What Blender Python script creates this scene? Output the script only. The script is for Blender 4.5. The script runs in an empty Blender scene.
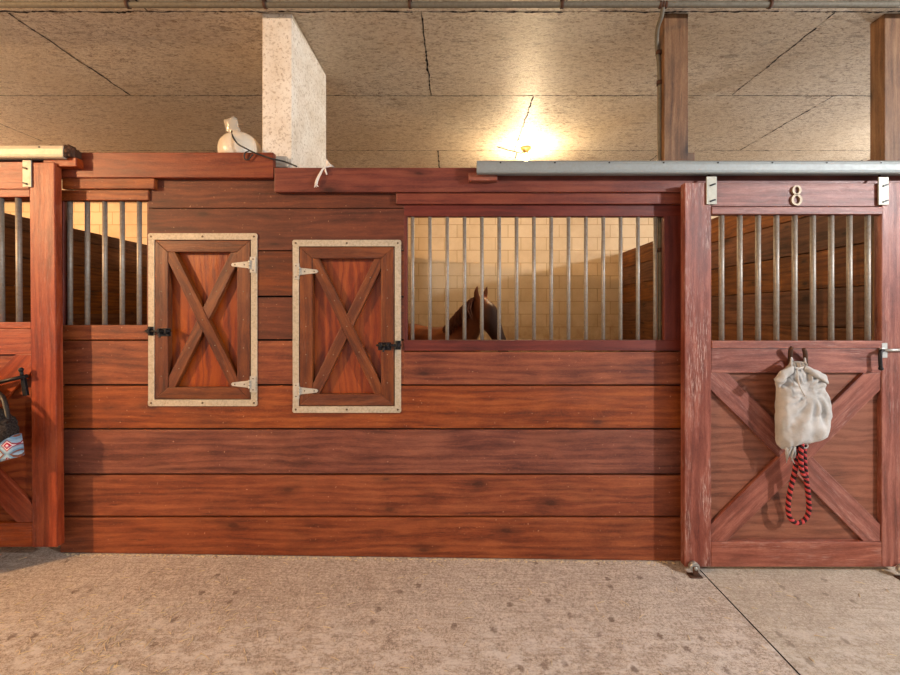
import bpy, bmesh, math, random
from mathutils import Vector, Matrix, noise
R = math.radians
rnd = random.Random(7)
S = bpy.context.scene
COL = S.collection
# ------------------------------------------------------------------ camera
F, D, EYE, VX, VY = 415.0, 2.4, 1.409, 457.0, 315.0     # focal length (px), distance to plank face, eye height, vanishing point
cam = bpy.data.cameras.new('camera'); cam_o = bpy.data.objects.new('camera', cam); COL.objects.link(cam_o)
cam_o.location = (0, -D, EYE); cam_o.rotation_euler = (R(90), 0, 0)
cam.sensor_width = 36; cam.lens = 36*F/900; cam.shift_x = (450-VX)/900; cam.shift_y = (VY-337.5)/900
cam.clip_start = .05
S.camera = cam_o
def X(px, y=0): return (px-VX)*(D+y)/F
def Z(py, y=0): return EYE+(VY-py)*(D+y)/F
def P(px, py, y=0): return Vector((X(px, y), y, Z(py, y)))
FT = -.0135                                               # the aisle floor falls slightly to the right
def floor_z(x): return FT*x

# ------------------------------------------------------------------ object helpers
ORG = {}
def link(o, parent=None):
    COL.objects.link(o)
    if parent: o.parent = parent
    return o
def tag(o, label=None, cat=None, group=None, kind=None):
    if label: o['label'] = label
    if cat: o['category'] = cat
    if group: o['group'] = group
    if kind: o['kind'] = kind
    return o
def thing(name, loc, label, cat, group=None, kind='thing'):
    o = bpy.data.objects.new(name, None); link(o); o.location = loc; o.empty_display_size = .1
    ORG[o.name] = Vector(loc)
    return tag(o, label, cat, group, kind)
def obj(name, bm, m, parent=None, smooth=False, origin=None):
    org = ORG[parent.name] if parent else Vector(origin or (0, 0, 0))
    bmesh.ops.translate(bm, vec=-org, verts=bm.verts)
    me = bpy.data.meshes.new(name); bm.to_mesh(me); bm.free()
    if smooth:
        for p in me.polygons: p.use_smooth = True
    for mm in (m if isinstance(m, (list, tuple)) else [m]): me.materials.append(mm)
    o = bpy.data.objects.new(name, me); link(o, parent)
    if not parent: o.location = org
    ORG[o.name] = org
    return o
def structure(o): o['kind'] = 'structure'; return o
def NB():
    bm = bmesh.new(); bm.loops.layers.uv.new('grain'); bm.faces.layers.float.new('tone'); return bm
def merge(dst, src):
    """append src (same layers) to dst"""
    uvs, ts = src.loops.layers.uv.active, src.faces.layers.float['tone']
    uvd, td = dst.loops.layers.uv.active, dst.faces.layers.float['tone']
    vm = {v: dst.verts.new(v.co) for v in src.verts}
    for f in src.faces:
        try: g = dst.faces.new([vm[v] for v in f.verts])
        except ValueError: continue
        g[td] = f[ts]; g.smooth = f.smooth; g.material_index = f.material_index
        for a, b in zip(g.loops, f.loops): a[uvd].uv = b[uvs].uv
    src.free()
def prism(bm, pts, a0, a1, ang=0, tone=None, off=None, bev=.003, axis='y', seg=2):
    """extrude a polygon (in xz, or yz for axis x, or xy for axis z) between a0 and a1; wood grain runs at angle ang in the polygon plane"""
    t = NB()
    def co(p, a): return (p[0], a, p[1]) if axis == 'y' else ((a, p[0], p[1]) if axis == 'x' else (p[0], p[1], a))
    A = [t.verts.new(co(p, a0)) for p in pts]; B = [t.verts.new(co(p, a1)) for p in pts]
    t.faces.new(A); t.faces.new(B[::-1])
    n = len(pts)
    for i in range(n): t.faces.new((A[i], B[i], B[(i+1) % n], A[(i+1) % n]))
    bmesh.ops.recalc_face_normals(t, faces=t.faces)
    if bev: bmesh.ops.bevel(t, geom=list(t.edges), offset=bev, segments=seg, affect='EDGES', profile=.5, clamp_overlap=True)
    if tone is None: tone = rnd.random()
    if off is None: off = (rnd.uniform(0, 60), rnd.uniform(0, 60))
    c, s = math.cos(ang), math.sin(ang)
    uv, tl = t.loops.layers.uv.active, t.faces.layers.float['tone']
    for f in t.faces:
        f[tl] = tone
        for l in f.loops:
            v = l.vert.co
            if axis == 'y': p, q, a = v.x, v.z, v.y
            elif axis == 'x': p, q, a = v.y, v.z, v.x
            else: p, q, a = v.x, v.y, v.z
            l[uv].uv = (p*c+q*s+off[0], -p*s+q*c+a+off[1])
    merge(bm, t)
def rect(x0, z0, x1, z1): return [(x0, z0), (x1, z0), (x1, z1), (x0, z1)]
def box(bm, x0, x1, y0, y1, z0, z1, grain='x', **k):
    prism(bm, rect(x0, z0, x1, z1), y0, y1, 0 if grain == 'x' else R(90), **k)
def pbox(bm, px0, px1, py0, py1, y0, y1, **k):
    """box whose front face spans the given pixel rectangle at depth y0"""
    box(bm, X(px0, y0), X(px1, y0), y0, y1, Z(py1, y0), Z(py0, y0), **k)
def clip(poly, a, b):
    """keep the part of poly left of the line a->b"""
    out = []
    def sd(p): return (b[0]-a[0])*(p[1]-a[1])-(b[1]-a[1])*(p[0]-a[0])
    for i in range(len(poly)):
        p, q = poly[i], poly[(i+1) % len(poly)]; sp, sq = sd(p), sd(q)
        if sp >= 0: out.append(p)
        if (sp > 0 > sq) or (sp < 0 < sq):
            k = sp/(sp-sq); out.append((p[0]+k*(q[0]-p[0]), p[1]+k*(q[1]-p[1])))
    return out
def clip_rect(poly, x0, z0, x1, z1):
    r = rect(x0, z0, x1, z1)
    for i in range(4): poly = clip(poly, r[i], r[(i+1) % 4])
    return poly
def strip(p, q, w, ext=.3):
    """rectangle of width w about the segment p-q, extended at both ends"""
    dx, dz = q[0]-p[0], q[1]-p[1]; L = math.hypot(dx, dz); dx /= L; dz /= L
    nx, nz = -dz*w/2, dx*w/2
    p = (p[0]-dx*ext, p[1]-dz*ext); q = (q[0]+dx*ext, q[1]+dz*ext)
    return [(p[0]-nx, p[1]-nz), (q[0]-nx, q[1]-nz), (q[0]+nx, q[1]+nz), (p[0]+nx, p[1]+nz)], math.atan2(dz, dx)
def tube(bm, pts, r, seg=10, caps=True):
    """swept tube; r a number or one per point; u runs along in metres, v round 0..1"""
    pts = [Vector(p) for p in pts]; n = len(pts); rr = r if isinstance(r, (list, tuple)) else [r]*n
    uv = bm.loops.layers.uv.active; rings = []; acc = 0; us = []; prev = None
    for i, p in enumerate(pts):
        t = (pts[min(i+1, n-1)]-pts[max(i-1, 0)]).normalized()
        if prev is None: a = t.orthogonal().normalized()
        else:
            a = prev-t*prev.dot(t); a = a.normalized() if a.length > 1e-6 else t.orthogonal().normalized()
        prev = a; b = t.cross(a)
        if i: acc += (p-pts[i-1]).length
        us.append(acc)
        rings.append([bm.verts.new(p+(a*math.cos(k*2*math.pi/seg)+b*math.sin(k*2*math.pi/seg))*rr[i]) for k in range(seg)])
    for i in range(n-1):
        for k in range(seg):
            f = bm.faces.new((rings[i][k], rings[i][(k+1) % seg], rings[i+1][(k+1) % seg], rings[i+1][k])); f.smooth = True
            if uv:
                for l, (u, v) in zip(f.loops, ((us[i], k/seg), (us[i], (k+1)/seg), (us[i+1], (k+1)/seg), (us[i+1], k/seg))): l[uv].uv = (u, v)
    if caps:
        bm.faces.new(rings[0][::-1]); bm.faces.new(rings[-1])
def ell(bm, c, r, rot=None, seg=14):
    c = Vector(c); n = seg//2+1; rows = []
    def q(v):
        v = Vector((v[0]*r[0], v[1]*r[1], v[2]*r[2])); return bm.verts.new(c+(rot @ v if rot else v))
    top, bot = q((0, 0, 1)), q((0, 0, -1))
    for i in range(1, n):
        a = math.pi*i/n; rows.append([q((math.sin(a)*math.cos(2*math.pi*k/seg), math.sin(a)*math.sin(2*math.pi*k/seg), math.cos(a))) for k in range(seg)])
    for k in range(seg):
        k2 = (k+1) % seg
        bm.faces.new((top, rows[0][k], rows[0][k2])); bm.faces.new((bot, rows[-1][k2], rows[-1][k]))
        for i in range(len(rows)-1): bm.faces.new((rows[i][k], rows[i+1][k], rows[i+1][k2], rows[i][k2]))
def cyl(bm, a, b, r, seg=14): tube(bm, [a, b], r, seg)
def spline(pts, n=6):
    pts = [Vector(p) for p in pts]; out = []
    for i in range(len(pts)-1):
        p0, p1, p2, p3 = pts[max(i-1, 0)], pts[i], pts[i+1], pts[min(i+2, len(pts)-1)]
        for k in range(n):
            t = k/n
            out.append(.5*((2*p1)+(p2-p0)*t+(2*p0-5*p1+4*p2-p3)*t*t+(3*p1-p0-3*p2+p3)*t**3))
    return out+[pts[-1]]

# ------------------------------------------------------------------ materials
class NT:
    def __init__(s, name):
        s.m = bpy.data.materials.new(name); s.m.use_nodes = True; s.t = s.m.node_tree; s.t.nodes.clear()
        s.out = s.t.nodes.new('ShaderNodeOutputMaterial'); s.b = s.t.nodes.new('ShaderNodeBsdfPrincipled')
        s.t.links.new(s.b.outputs[0], s.out.inputs[0])
    def n(s, typ, ins=None, **kw):
        nd = s.t.nodes.new('ShaderNode'+typ)
        for k, v in kw.items(): setattr(nd, k, v)
        for k, v in (ins or {}).items(): s.set(nd.inputs[k], v)
        return nd
    def set(s, sock, v):
        if hasattr(v, 'is_linked') or isinstance(v, bpy.types.NodeSocket): s.t.links.new(v, sock)
        else: sock.default_value = v
    def math(s, op, a, b=0, c=None):
        nd = s.n('Math', operation=op); s.set(nd.inputs[0], a); s.set(nd.inputs[1], b)
        if c is not None: s.set(nd.inputs[2], c)
        return nd.outputs[0]
    def ramp(s, fac, stops):
        nd = s.n('ValToRGB'); e = nd.color_ramp.elements
        while len(e) < len(stops): e.new(.5)
        for el, (p, c) in zip(e, stops): el.position = p; el.color = (*c, 1) if len(c) == 3 else c
        s.set(nd.inputs[0], fac); return nd.outputs[0]
    def mix(s, fac, a, b, mode='MIX'):
        nd = s.n('Mix', data_type='RGBA', blend_type=mode); s.set(nd.inputs[0], fac)
        for i, v in ((6, a), (7, b)): s.set(nd.inputs[i], (*v, 1) if isinstance(v, tuple) and len(v) == 3 else v)
        return nd.outputs[2]
    def noise(s, vec, scale=5, detail=4, rough=.55, dist=0):
        nd = s.n('TexNoise', {'Scale': scale, 'Detail': detail, 'Roughness': rough, 'Distortion': dist}); s.set(nd.inputs['Vector'], vec); return nd.outputs[0]
    def mapping(s, vec, scale=(1, 1, 1), loc=(0, 0, 0), rot=(0, 0, 0)):
        nd = s.n('Mapping', {'Scale': scale, 'Location': loc, 'Rotation': rot}); s.set(nd.inputs['Vector'], vec); return nd.outputs[0]
    def bump(s, h, strength=.3, dist=.01):
        nd = s.n('Bump', {'Strength': strength, 'Distance': dist}); s.set(nd.inputs['Height'], h); s.set(s.b.inputs['Normal'], nd.outputs[0])
    def fin(s, col=None, rough=.5, metal=0, spec=None):
        if col is not None: s.set(s.b.inputs['Base Color'], (*col, 1) if isinstance(col, tuple) and len(col) == 3 else col)
        s.set(s.b.inputs['Roughness'], rough); s.set(s.b.inputs['Metallic'], metal)
        if spec is not None: s.set(s.b.inputs['Specular IOR Level'], spec)
        return s.m
def lin(r, g, b):
    f = lambda c: (c/255/12.92) if c/255 <= .04045 else ((c/255+.055)/1.055)**2.4
    return (f(r), f(g), f(b))
def wood(name, dark, mid, light, rough=.5, knots=.7, saw=0.0, wear=0.0, blotch=.45, cath=1.0, spec=.4):
    t = NT(name)
    uv = t.n('UVMap', uv_map='grain').outputs[0]
    warp = t.noise(t.mapping(uv, (1.3, 5, 1)), 1, 3, .5)
    wv = t.n('Combine' 'XYZ', {0: 0.0}); t.set(wv.inputs[1], t.math('MULTIPLY_ADD', warp, .09*cath, -.045*cath))
    duv = t.n('VectorMath', operation='ADD'); t.set(duv.inputs[0], uv); t.set(duv.inputs[1], wv.outputs[0]); duv = duv.outputs[0]
    streak = t.noise(t.mapping(duv, (1.6, 70, 1)), 1, 5, .65)
    fine = t.noise(t.mapping(duv, (14, 420, 1)), 1, 3, .65)
    mott = t.noise(t.mapping(duv, (3.2, 12, 1), (2, 8, 0)), 1, 6, .62)
    speck = t.noise(t.mapping(uv, (60, 150, 1)), 1, 3, .7)
    rings = t.n('TexWave', {'Scale': 7.0, 'Distortion': 7.0, 'Detail': 4.0, 'Detail Scale': 1.6, 'Detail Roughness': .6}, wave_type='BANDS', bands_direction='Y')
    t.set(rings.inputs['Vector'], t.mapping(duv, (.14, 1, 1)))
    g = t.math('ADD', t.math('MULTIPLY', streak, .26), t.math('MULTIPLY', mott, .40))
    g = t.math('ADD', g, t.math('MULTIPLY', rings.outputs[1], .075*cath))
    g = t.math('ADD', g, t.math('MULTIPLY', fine, .17)); g = t.math('ADD', g, t.math('MULTIPLY', speck, .15))
    col = t.ramp(g, [(.40, dark), (.51, mid), (.62, light)])
    tone = t.n('Attribute', attribute_name='tone', attribute_type='GEOMETRY').outputs['Fac']
    hsv = t.n('HueSaturation', {'Hue': .5, 'Fac': 1.0}); t.set(hsv.inputs['Color'], col)
    t.set(hsv.inputs['Value'], t.math('MULTIPLY_ADD', tone, .46, .77)); t.set(hsv.inputs['Saturation'], t.math('MULTIPLY_ADD', tone, .30, .82))
    t.set(hsv.inputs['Hue'], t.math('MULTIPLY_ADD', tone, .010, .495))
    col = hsv.outputs[0]
    bl = t.noise(t.mapping(uv, (2.6, 7, 1)), 1, 6, .66)
    col = t.mix(t.math('MULTIPLY', t.ramp(bl, [(.50, (0, 0, 0)), (.70, (1, 1, 1))]), blotch), col, tuple(c*.42 for c in dark))
    bl2 = t.noise(t.mapping(uv, (1.3, 4, 1), (9, 4, 0)), 1, 5, .65)
    col = t.mix(t.math('MULTIPLY', t.ramp(bl2, [(.50, (0, 0, 0)), (.72, (1, 1, 1))]), .30), col, tuple(min(1, c*1.2) for c in light))
    # short dark checks along the grain
    ck = t.noise(t.mapping(duv, (5, 130, 1), (1, 3, 0)), 1, 2, .5)
    col = t.mix(t.math('MULTIPLY', t.ramp(ck, [(.68, (0, 0, 0)), (.73, (1, 1, 1))]), .55), col, tuple(c*.3 for c in dark))
    if knots:
        vo = t.n('TexVoronoi', {'Scale': 1.0, 'Randomness': 1.0}, voronoi_dimensions='2D'); t.set(vo.inputs['Vector'], t.mapping(duv, (1.9, 4.4, 1)))
        dd = t.math('ADD', vo.outputs['Distance'], t.math('MULTIPLY_ADD', mott, .09, -.045))
        k = t.ramp(dd, [(.03, (1, 1, 1)), (.07, (.45,)*3), (.20, (0, 0, 0))])
        pick = t.ramp(t.n('Separate' 'Color', {0: vo.outputs['Color']}).outputs[0], [(.60, (0, 0, 0)), (.62, (1, 1, 1))])
        col = t.mix(t.math('MULTIPLY', t.math('MULTIPLY', k, pick), knots), col, tuple(c*.25 for c in dark))
    h = t.math('ADD', t.math('MULTIPLY', streak, .5), t.math('MULTIPLY', fine, .5)); h = t.math('ADD', h, t.math('MULTIPLY', speck, .35))
    if saw:
        sx = t.n('Separate' 'XYZ', {0: uv}); cv = t.n('Combine' 'XYZ')
        bend = t.noise(t.mapping(uv, (.5, 1.5, 1), (6, 2, 0)), 1, 2)
        t.set(cv.inputs[0], t.math('MULTIPLY_ADD', sx.outputs[0], 95, t.math('MULTIPLY', sx.outputs[1], t.math('MULTIPLY_ADD', bend, 90, -10)))); t.set(cv.inputs[1], t.math('MULTIPLY', sx.outputs[1], 4.0))
        sw = t.noise(cv.outputs[0], 1, 4, .7)
        msk = t.ramp(t.noise(t.mapping(uv, (1.5, 3, 1), (3, 7, 0)), 1, 3), [(.40, (0, 0, 0)), (.62, (1, 1, 1))])
        h = t.math('ADD', h, t.math('MULTIPLY', t.math('MULTIPLY', sw, msk), saw))
        col = t.mix(t.math('MULTIPLY', t.ramp(sw, [(.48, (0, 0, 0)), (.68, (1, 1, 1))]), t.math('MULTIPLY', msk, .32*saw)), col, tuple(min(1, c*1.7) for c in light))
        sc = t.noise(t.mapping(uv, (70, 55, 1), (4, 4, 0)), 1, 2, .5)
        col = t.mix(t.math('MULTIPLY', t.ramp(sc, [(.70, (0, 0, 0)), (.76, (1, 1, 1))]), .6), col, lin(206, 160, 128))
    if wear:
        wn = t.noise(t.mapping(uv, (14, 190, 1)), 1, 4, .65)
        wm = t.noise(t.mapping(uv, (2.2, 9, 1), (5, 1, 0)), 1, 3, .6)
        wf = t.math('MULTIPLY', t.ramp(wn, [(.52, (0, 0, 0)), (.62, (1, 1, 1))]), t.ramp(wm, [(.46, (0, 0, 0)), (.62, (1, 1, 1))]))
        col = t.mix(t.math('MULTIPLY', wf, wear), col, lin(196, 172, 160))
    t.bump(h, .45, .004)
    return t.fin(col, t.math('MULTIPLY_ADD', streak, -.2, rough+.1), 0, spec)

M = {}
M['plank'] = wood('red_brown_plank', lin(74, 30, 15), lin(114, 53, 29), lin(142, 78, 46), .48, .7, saw=.8, blotch=.42)
M['upper_plank'] = wood('dark_upper_plank', lin(56, 21, 8), lin(86, 37, 16), lin(110, 52, 25), .55, .6, saw=.5, blotch=.5)
M['header'] = wood('header_stain', lin(80, 27, 11), lin(114, 44, 19), lin(133, 62, 30), .42, .8, blotch=.28)
M['frame_red'] = wood('dark_red_frame', lin(66, 18, 8), lin(92, 28, 15), lin(110, 42, 26), .45, .3, blotch=.25)
M['door'] = wood('door_stain', lin(82, 37, 27), lin(115, 61, 49), lin(144, 89, 74), .45, .3, wear=.25, blotch=.22)
M['worn'] = wood('worn_stile', lin(82, 35, 27), lin(116, 57, 44), lin(146, 86, 70), .45, .25, wear=.85, blotch=.25)
M['orange_door'] = wood('orange_door_stain', lin(94, 30, 11), lin(129, 48, 21), lin(152, 70, 36), .42, .5, wear=.12, blotch=.18)
M['ply'] = wood('door_plywood', lin(86, 42, 24), lin(114, 62, 40), lin(132, 78, 54), .42, 0, cath=1.6, blotch=.25)
M['feed_ply'] = wood('feed_panel_plywood', lin(92, 33, 8), lin(126, 49, 15), lin(145, 68, 23), .36, .25, cath=2.2, blotch=.15)
M['feed_wood'] = wood('feed_door_trim', lin(60, 26, 10), lin(95, 45, 19), lin(123, 67, 32), .42, .5, wear=.1, blotch=.35)
M['post'] = wood('post_pine', lin(72, 44, 22), lin(108, 74, 44), lin(134, 100, 66), .6, .8, cath=.7, blotch=.35)
M['stall'] = wood('stall_partition_wood', lin(64, 32, 13), lin(104, 58, 25), lin(130, 80, 38), .6, .8, blotch=.5)

def metal(name, col, rough=.45, metallic=.8, var=.25, dirt=(.2, .17, .13), scale=60):
    t = NT(name); p = t.n('NewGeometry').outputs['Position']
    a = t.noise(p, scale, 5, .65); b = t.noise(p, 9, 4, .6)
    c = t.mix(t.math('MULTIPLY', t.ramp(a, [(.42, (0, 0, 0)), (.7, (1, 1, 1))]), var), col, dirt)
    c = t.mix(t.math('MULTIPLY', t.ramp(b, [(.52, (0, 0, 0)), (.7, (1, 1, 1))]), var), c, tuple(min(1, x*1.25) for x in col))
    t.bump(a, .08, .002)
    return t.fin(c, t.math('MULTIPLY_ADD', a, .25, rough-.1), metallic)
M['galv'] = metal('galvanised_steel', lin(178, 178, 172), .42, .75, .25)
M['bar'] = metal('bar_steel', lin(150, 145, 136), .5, .45, .4, lin(120, 80, 50))
M['track'] = metal('track_steel', lin(140, 147, 147), .55, .3, .2)
M['cream_metal'] = metal('aged_cream_metal', lin(190, 178, 156), .55, .15, .5, lin(116, 98, 76), 90)
M['cream_track'] = metal('cream_track_steel', lin(196, 186, 164), .5, .2, .25)
M['plate'] = metal('hanger_plate', lin(160, 160, 148), .5, .3, .25)
M['hinge'] = metal('zinc_hinge', lin(196, 190, 176), .45, .3, .3)
M['iron'] = metal('black_iron', (.012, .012, .014), .4, .6, .3, (.06, .05, .045))
M['rust'] = metal('rusty_iron', lin(74, 52, 40), .65, .5, .5, lin(110, 66, 40))
M['brass'] = metal('numeral_metal', lin(150, 134, 112), .5, .3, .2)
M['screw'] = metal('screw_head', lin(100, 82, 62), .5, .6, .2)
M['conduit'] = metal('conduit_metal', lin(104, 98, 84), .7, .1, .4, lin(70, 55, 38))

def m_floor():
    t = NT('aisle_concrete'); p = t.n('NewGeometry').outputs['Position']
    a = t.noise(p, 1.3, 6, .6); b = t.noise(p, 14, 8, .78); c = t.noise(p, 75, 5, .75)
    br = t.noise(t.mapping(p, (5, 95, 1), rot=(0, 0, R(-38))), 1, 3, .6)
    col = t.ramp(a, [(.3, lin(180, 164, 150)), (.5, lin(202, 188, 174)), (.72, lin(214, 205, 194))])
    col = t.mix(t.ramp(b, [(.40, (.40,)*3), (.62, (0, 0, 0))]), col, lin(134, 116, 100))
    col = t.mix(t.ramp(c, [(.38, (.75,)*3), (.51, (0, 0, 0))]), col, lin(122, 106, 94))
    c2 = t.noise(p, 210, 3, .7)
    col = t.mix(t.ramp(c2, [(.38, (.6,)*3), (.52, (0, 0, 0))]), col, lin(104, 90, 78))
    col = t.mix(t.ramp(c2, [(.54, (0, 0, 0)), (.68, (.6,)*3)]), col, lin(214, 204, 192))
    col = t.mix(t.ramp(c, [(.53, (0, 0, 0)), (.66, (.8,)*3)]), col, lin(206, 196, 184))
    col = t.mix(t.ramp(br, [(.46, (0, 0, 0)), (.66, (.42,)*3)]), col, lin(128, 112, 98))
    # pale dusty patches in the tracked middle of the aisle
    sx = t.n('Separate' 'XYZ', {0: p})
    mid = t.ramp(t.math('MULTIPLY_ADD', sx.outputs[1], -1, -.25), [(.05, (0, 0, 0)), (.40, (1, 1, 1))])
    pt = t.ramp(t.noise(t.mapping(p, (2.2, 4, 1), (3, 2, 0)), 3.2, 10, .85), [(.48, (0, 0, 0)), (.58, (.75,)*3)])
    col = t.mix(t.math('MULTIPLY', mid, pt), col, lin(208, 202, 196))
    # dark droppings / drips
    vo = t.n('TexVoronoi', {'Scale': 11.0, 'Randomness': 1.0}, voronoi_dimensions='2D'); t.set(vo.inputs['Vector'], t.mapping(p, (1, .8, 1)))
    sp = t.ramp(t.math('ADD', vo.outputs['Distance'], t.math('MULTIPLY', c, .30)), [(.25, (1, 1, 1)), (.35, (0, 0, 0))])
    pk = t.ramp(t.n('Separate' 'Color', {0: vo.outputs['Color']}).outputs[0], [(.72, (0, 0, 0)), (.74, (1, 1, 1))])
    cl = t.ramp(t.noise(p, 1.7, 2, .5), [(.44, (0, 0, 0)), (.54, (1, 1, 1))])
    col = t.mix(t.math('MULTIPLY', t.math('MULTIPLY', sp, pk), t.math('MULTIPLY', cl, .62)), col, lin(84, 60, 46))
    # the slab right of the joint is greyer
    rt = t.ramp(t.math('MULTIPLY_ADD', sx.outputs[0], 1, -1.36+.5), [(.49, (0, 0, 0)), (.51, (1, 1, 1))])
    col = t.mix(t.math('MULTIPLY', rt, .30), col, lin(166, 160, 142))
    h = t.math('ADD', t.math('MULTIPLY', c, .7), t.math('ADD', t.math('MULTIPLY', br, .5), b))
    t.bump(h, .5, .006)
    return t.fin(col, .8, 0, .3)
M['floor'] = m_floor()
def m_ceiling():
    t = NT('wood_fibre_ceiling'); p = t.n('NewGeometry').outputs['Position']
    st = t.noise(t.mapping(p, (26, 58, 20)), 1, 6, .8, .9)
    st2 = t.noise(t.mapping(p, (44, 110, 40), (4, 9, 1)), 1, 5, .75, 1.0)
    big = t.noise(p, 1.2, 4, .6); dk = t.noise(t.mapping(p, (5, 15, 5), (7, 0, 0)), 1, 6, .78)
    col = t.ramp(st2, [(.30, lin(186, 168, 142)), (.47, lin(228, 216, 196)), (.66, lin(246, 238, 224))])
    col = t.mix(t.ramp(st, [(.38, (.95,)*3), (.50, (0, 0, 0))]), col, lin(136, 106, 76))
    col = t.mix(t.ramp(dk, [(.55, (0, 0, 0)), (.68, (.7,)*3)]), col, lin(110, 84, 60))
    col = t.mix(t.ramp(big, [(.42, (.3,)*3), (.62, (0, 0, 0))]), col, lin(204, 180, 146))
    vo = t.n('TexVoronoi', {'Scale': 13.0, 'Randomness': 1.0}); t.set(vo.inputs['Vector'], t.mapping(p, (1, 2, 1)))
    pk = t.ramp(t.n('Separate' 'Color', {0: vo.outputs['Color']}).outputs[0], [(.45, (0, 0, 0)), (.47, (1, 1, 1))])
    col = t.mix(t.math('MULTIPLY', pk, t.ramp(t.math('ADD', vo.outputs['Distance'], t.math('MULTIPLY', st2, .2)), [(.12, (.8,)*3), (.22, (0, 0, 0))])), col, lin(76, 54, 38))
    h = t.math('ADD', st2, t.math('MULTIPLY', st, .8))
    t.bump(h, .9, .012)
    return t.fin(col, .44, 0, .5)
M['ceiling'] = m_ceiling()
def m_block():
    t = NT('painted_block_wall'); p = t.n('NewGeometry').outputs['Position']
    s = t.n('Separate' 'XYZ', {0: p}); v = t.n('Combine' 'XYZ'); t.set(v.inputs[0], s.outputs[0]); t.set(v.inputs[1], s.outputs[2])
    b = t.n('TexBrick', {'Scale': 1.0, 'Mortar Size': .006, 'Mortar Smooth': .4, 'Brick Width': .406, 'Row Height': .2032, 'Bias': 0.0,
                         'Color1': (*lin(216, 192, 156), 1), 'Color2': (*lin(208, 182, 144), 1), 'Mortar': (*lin(176, 144, 106), 1)}, offset=.5)
    t.set(b.inputs['Vector'], v.outputs[0])
    n = t.noise(p, 2.2, 6, .65); f = t.noise(p, 60, 4, .6)
    col = t.mix(t.ramp(n, [(.45, (0, 0, 0)), (.7, (.45,)*3)]), b.outputs[0], lin(176, 144, 104))
    col = t.mix(t.ramp(t.math('ADD', t.math('MULTIPLY', s.outputs[2], -1), t.math('MULTIPLY', n, .5)), [(0, (0, 0, 0)), (1, (0, 0, 0))]), col, lin(150, 110, 70))
    dirt = t.n('MapRange', {'From Min': 1.55, 'From Max': .9}); t.set(dirt.inputs['Value'], s.outputs[2])
    col = t.mix(t.math('MULTIPLY', dirt.outputs[0], t.ramp(t.noise(p, 5, 5, .7), [(.35, (0, 0, 0)), (.65, (.8,)*3)])), col, lin(150, 104, 58))
    t.bump(t.math('ADD', t.math('MULTIPLY', b.outputs['Fac'], -1), t.math('MULTIPLY', f, .2)), .5, .008)
    return t.fin(col, .7, 0, .3)
M['block'] = m_block()
def m_pier():
    t = NT('rough_white_concrete'); p = t.n('NewGeometry').outputs['Position']
    a = t.noise(p, 55, 5, .7); b = t.noise(p, 6, 5, .6)
    vo = t.n('TexVoronoi', {'Scale': 60.0}); t.set(vo.inputs['Vector'], t.mapping(p, (1, 1, .7)))
    col = t.ramp(b, [(.3, lin(212, 200, 182)), (.65, lin(232, 226, 214))])
    col = t.mix(t.ramp(a, [(.36, (.6,)*3), (.48, (0, 0, 0))]), col, lin(150, 128, 100))
    col = t.mix(t.ramp(vo.outputs['Distance'], [(.10, (.7,)*3), (.2, (0, 0, 0))]), col, lin(128, 104, 76))
    t.bump(a, .5, .006)
    return t.fin(col, .8, 0, .3)
M['pier'] = m_pier()
def plain(name, col, rough=.6, metal=0, **kw):
    t = NT(name); p = t.n('NewGeometry').outputs['Position']; a = t.noise(p, 40, 4, .6)
    c = t.mix(t.math('MULTIPLY', t.ramp(a, [(.35, (1, 1, 1)), (.65, (0, 0, 0))]), .25), col, tuple(x*.72 for x in col))
    t.bump(a, .15, .003); m = t.fin(c, rough, metal)
    for k, v in kw.items(): t.b.inputs[k.replace('_', ' ')].default_value = v
    return m
M['dark'] = plain('joint_grime', lin(30, 20, 15), .9)
M['plastic'] = plain('milky_plastic', lin(226, 214, 192), .3)
M['film'] = plain('clear_film', lin(214, 206, 190), .2, Transmission_Weight=.4)
M['wire'] = plain('black_wire', (.015, .014, .013), .5)
M['string'] = plain('white_string', lin(226, 218, 206), .7)
M['bulb'] = plain('bulb_glass', lin(255, 230, 180), .2, Emission_Color=(1, .74, .42, 1), Emission_Strength=22.0)
M['ceramic'] = plain('lamp_holder_brass', lin(196, 160, 96), .35, .5)
M['straw'] = plain('straw', lin(214, 194, 156), .7)
M['grime'] = plain('dirt_crumbs', lin(120, 78, 46), .95)
M['hoof'] = plain('hoof', lin(46, 36, 30), .6)
M['hair'] = plain('horse_hair', lin(112, 62, 34), .8)
M['eye'] = plain('eye', (.01, .008, .006), .1)
M['bedding'] = plain('stall_bedding', lin(168, 132, 88), .95)
def m_coat():
    t = NT('bay_coat'); co = t.n('TexCoord').outputs['Object']; s = t.n('Separate' 'XYZ', {0: co})
    n = t.noise(co, 4, 4, .6)
    col = t.ramp(n, [(.35, lin(104, 52, 26)), (.6, lin(146, 80, 40)), (.8, lin(166, 100, 54))])
    col = t.mix(t.ramp(t.math('MULTIPLY_ADD', n, .15, s.outputs[2]), [(.40, (1, 1, 1)), (.62, (0, 0, 0))]), col, lin(28, 20, 16))
    # dark muzzle and face
    f = t.math('MULTIPLY', t.math('SUBTRACT', s.outputs[0], .40), 5.0)
    col = t.mix(t.ramp(f, [(.35, (0, 0, 0)), (1.0, (.9, .9, .9))]), col, lin(36, 19, 12))
    t.bump(t.noise(t.mapping(co, (60, 60, 160)), 1, 3), .1, .003)
    return t.fin(col, .5, 0, .4)
M['coat'] = m_coat()
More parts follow.
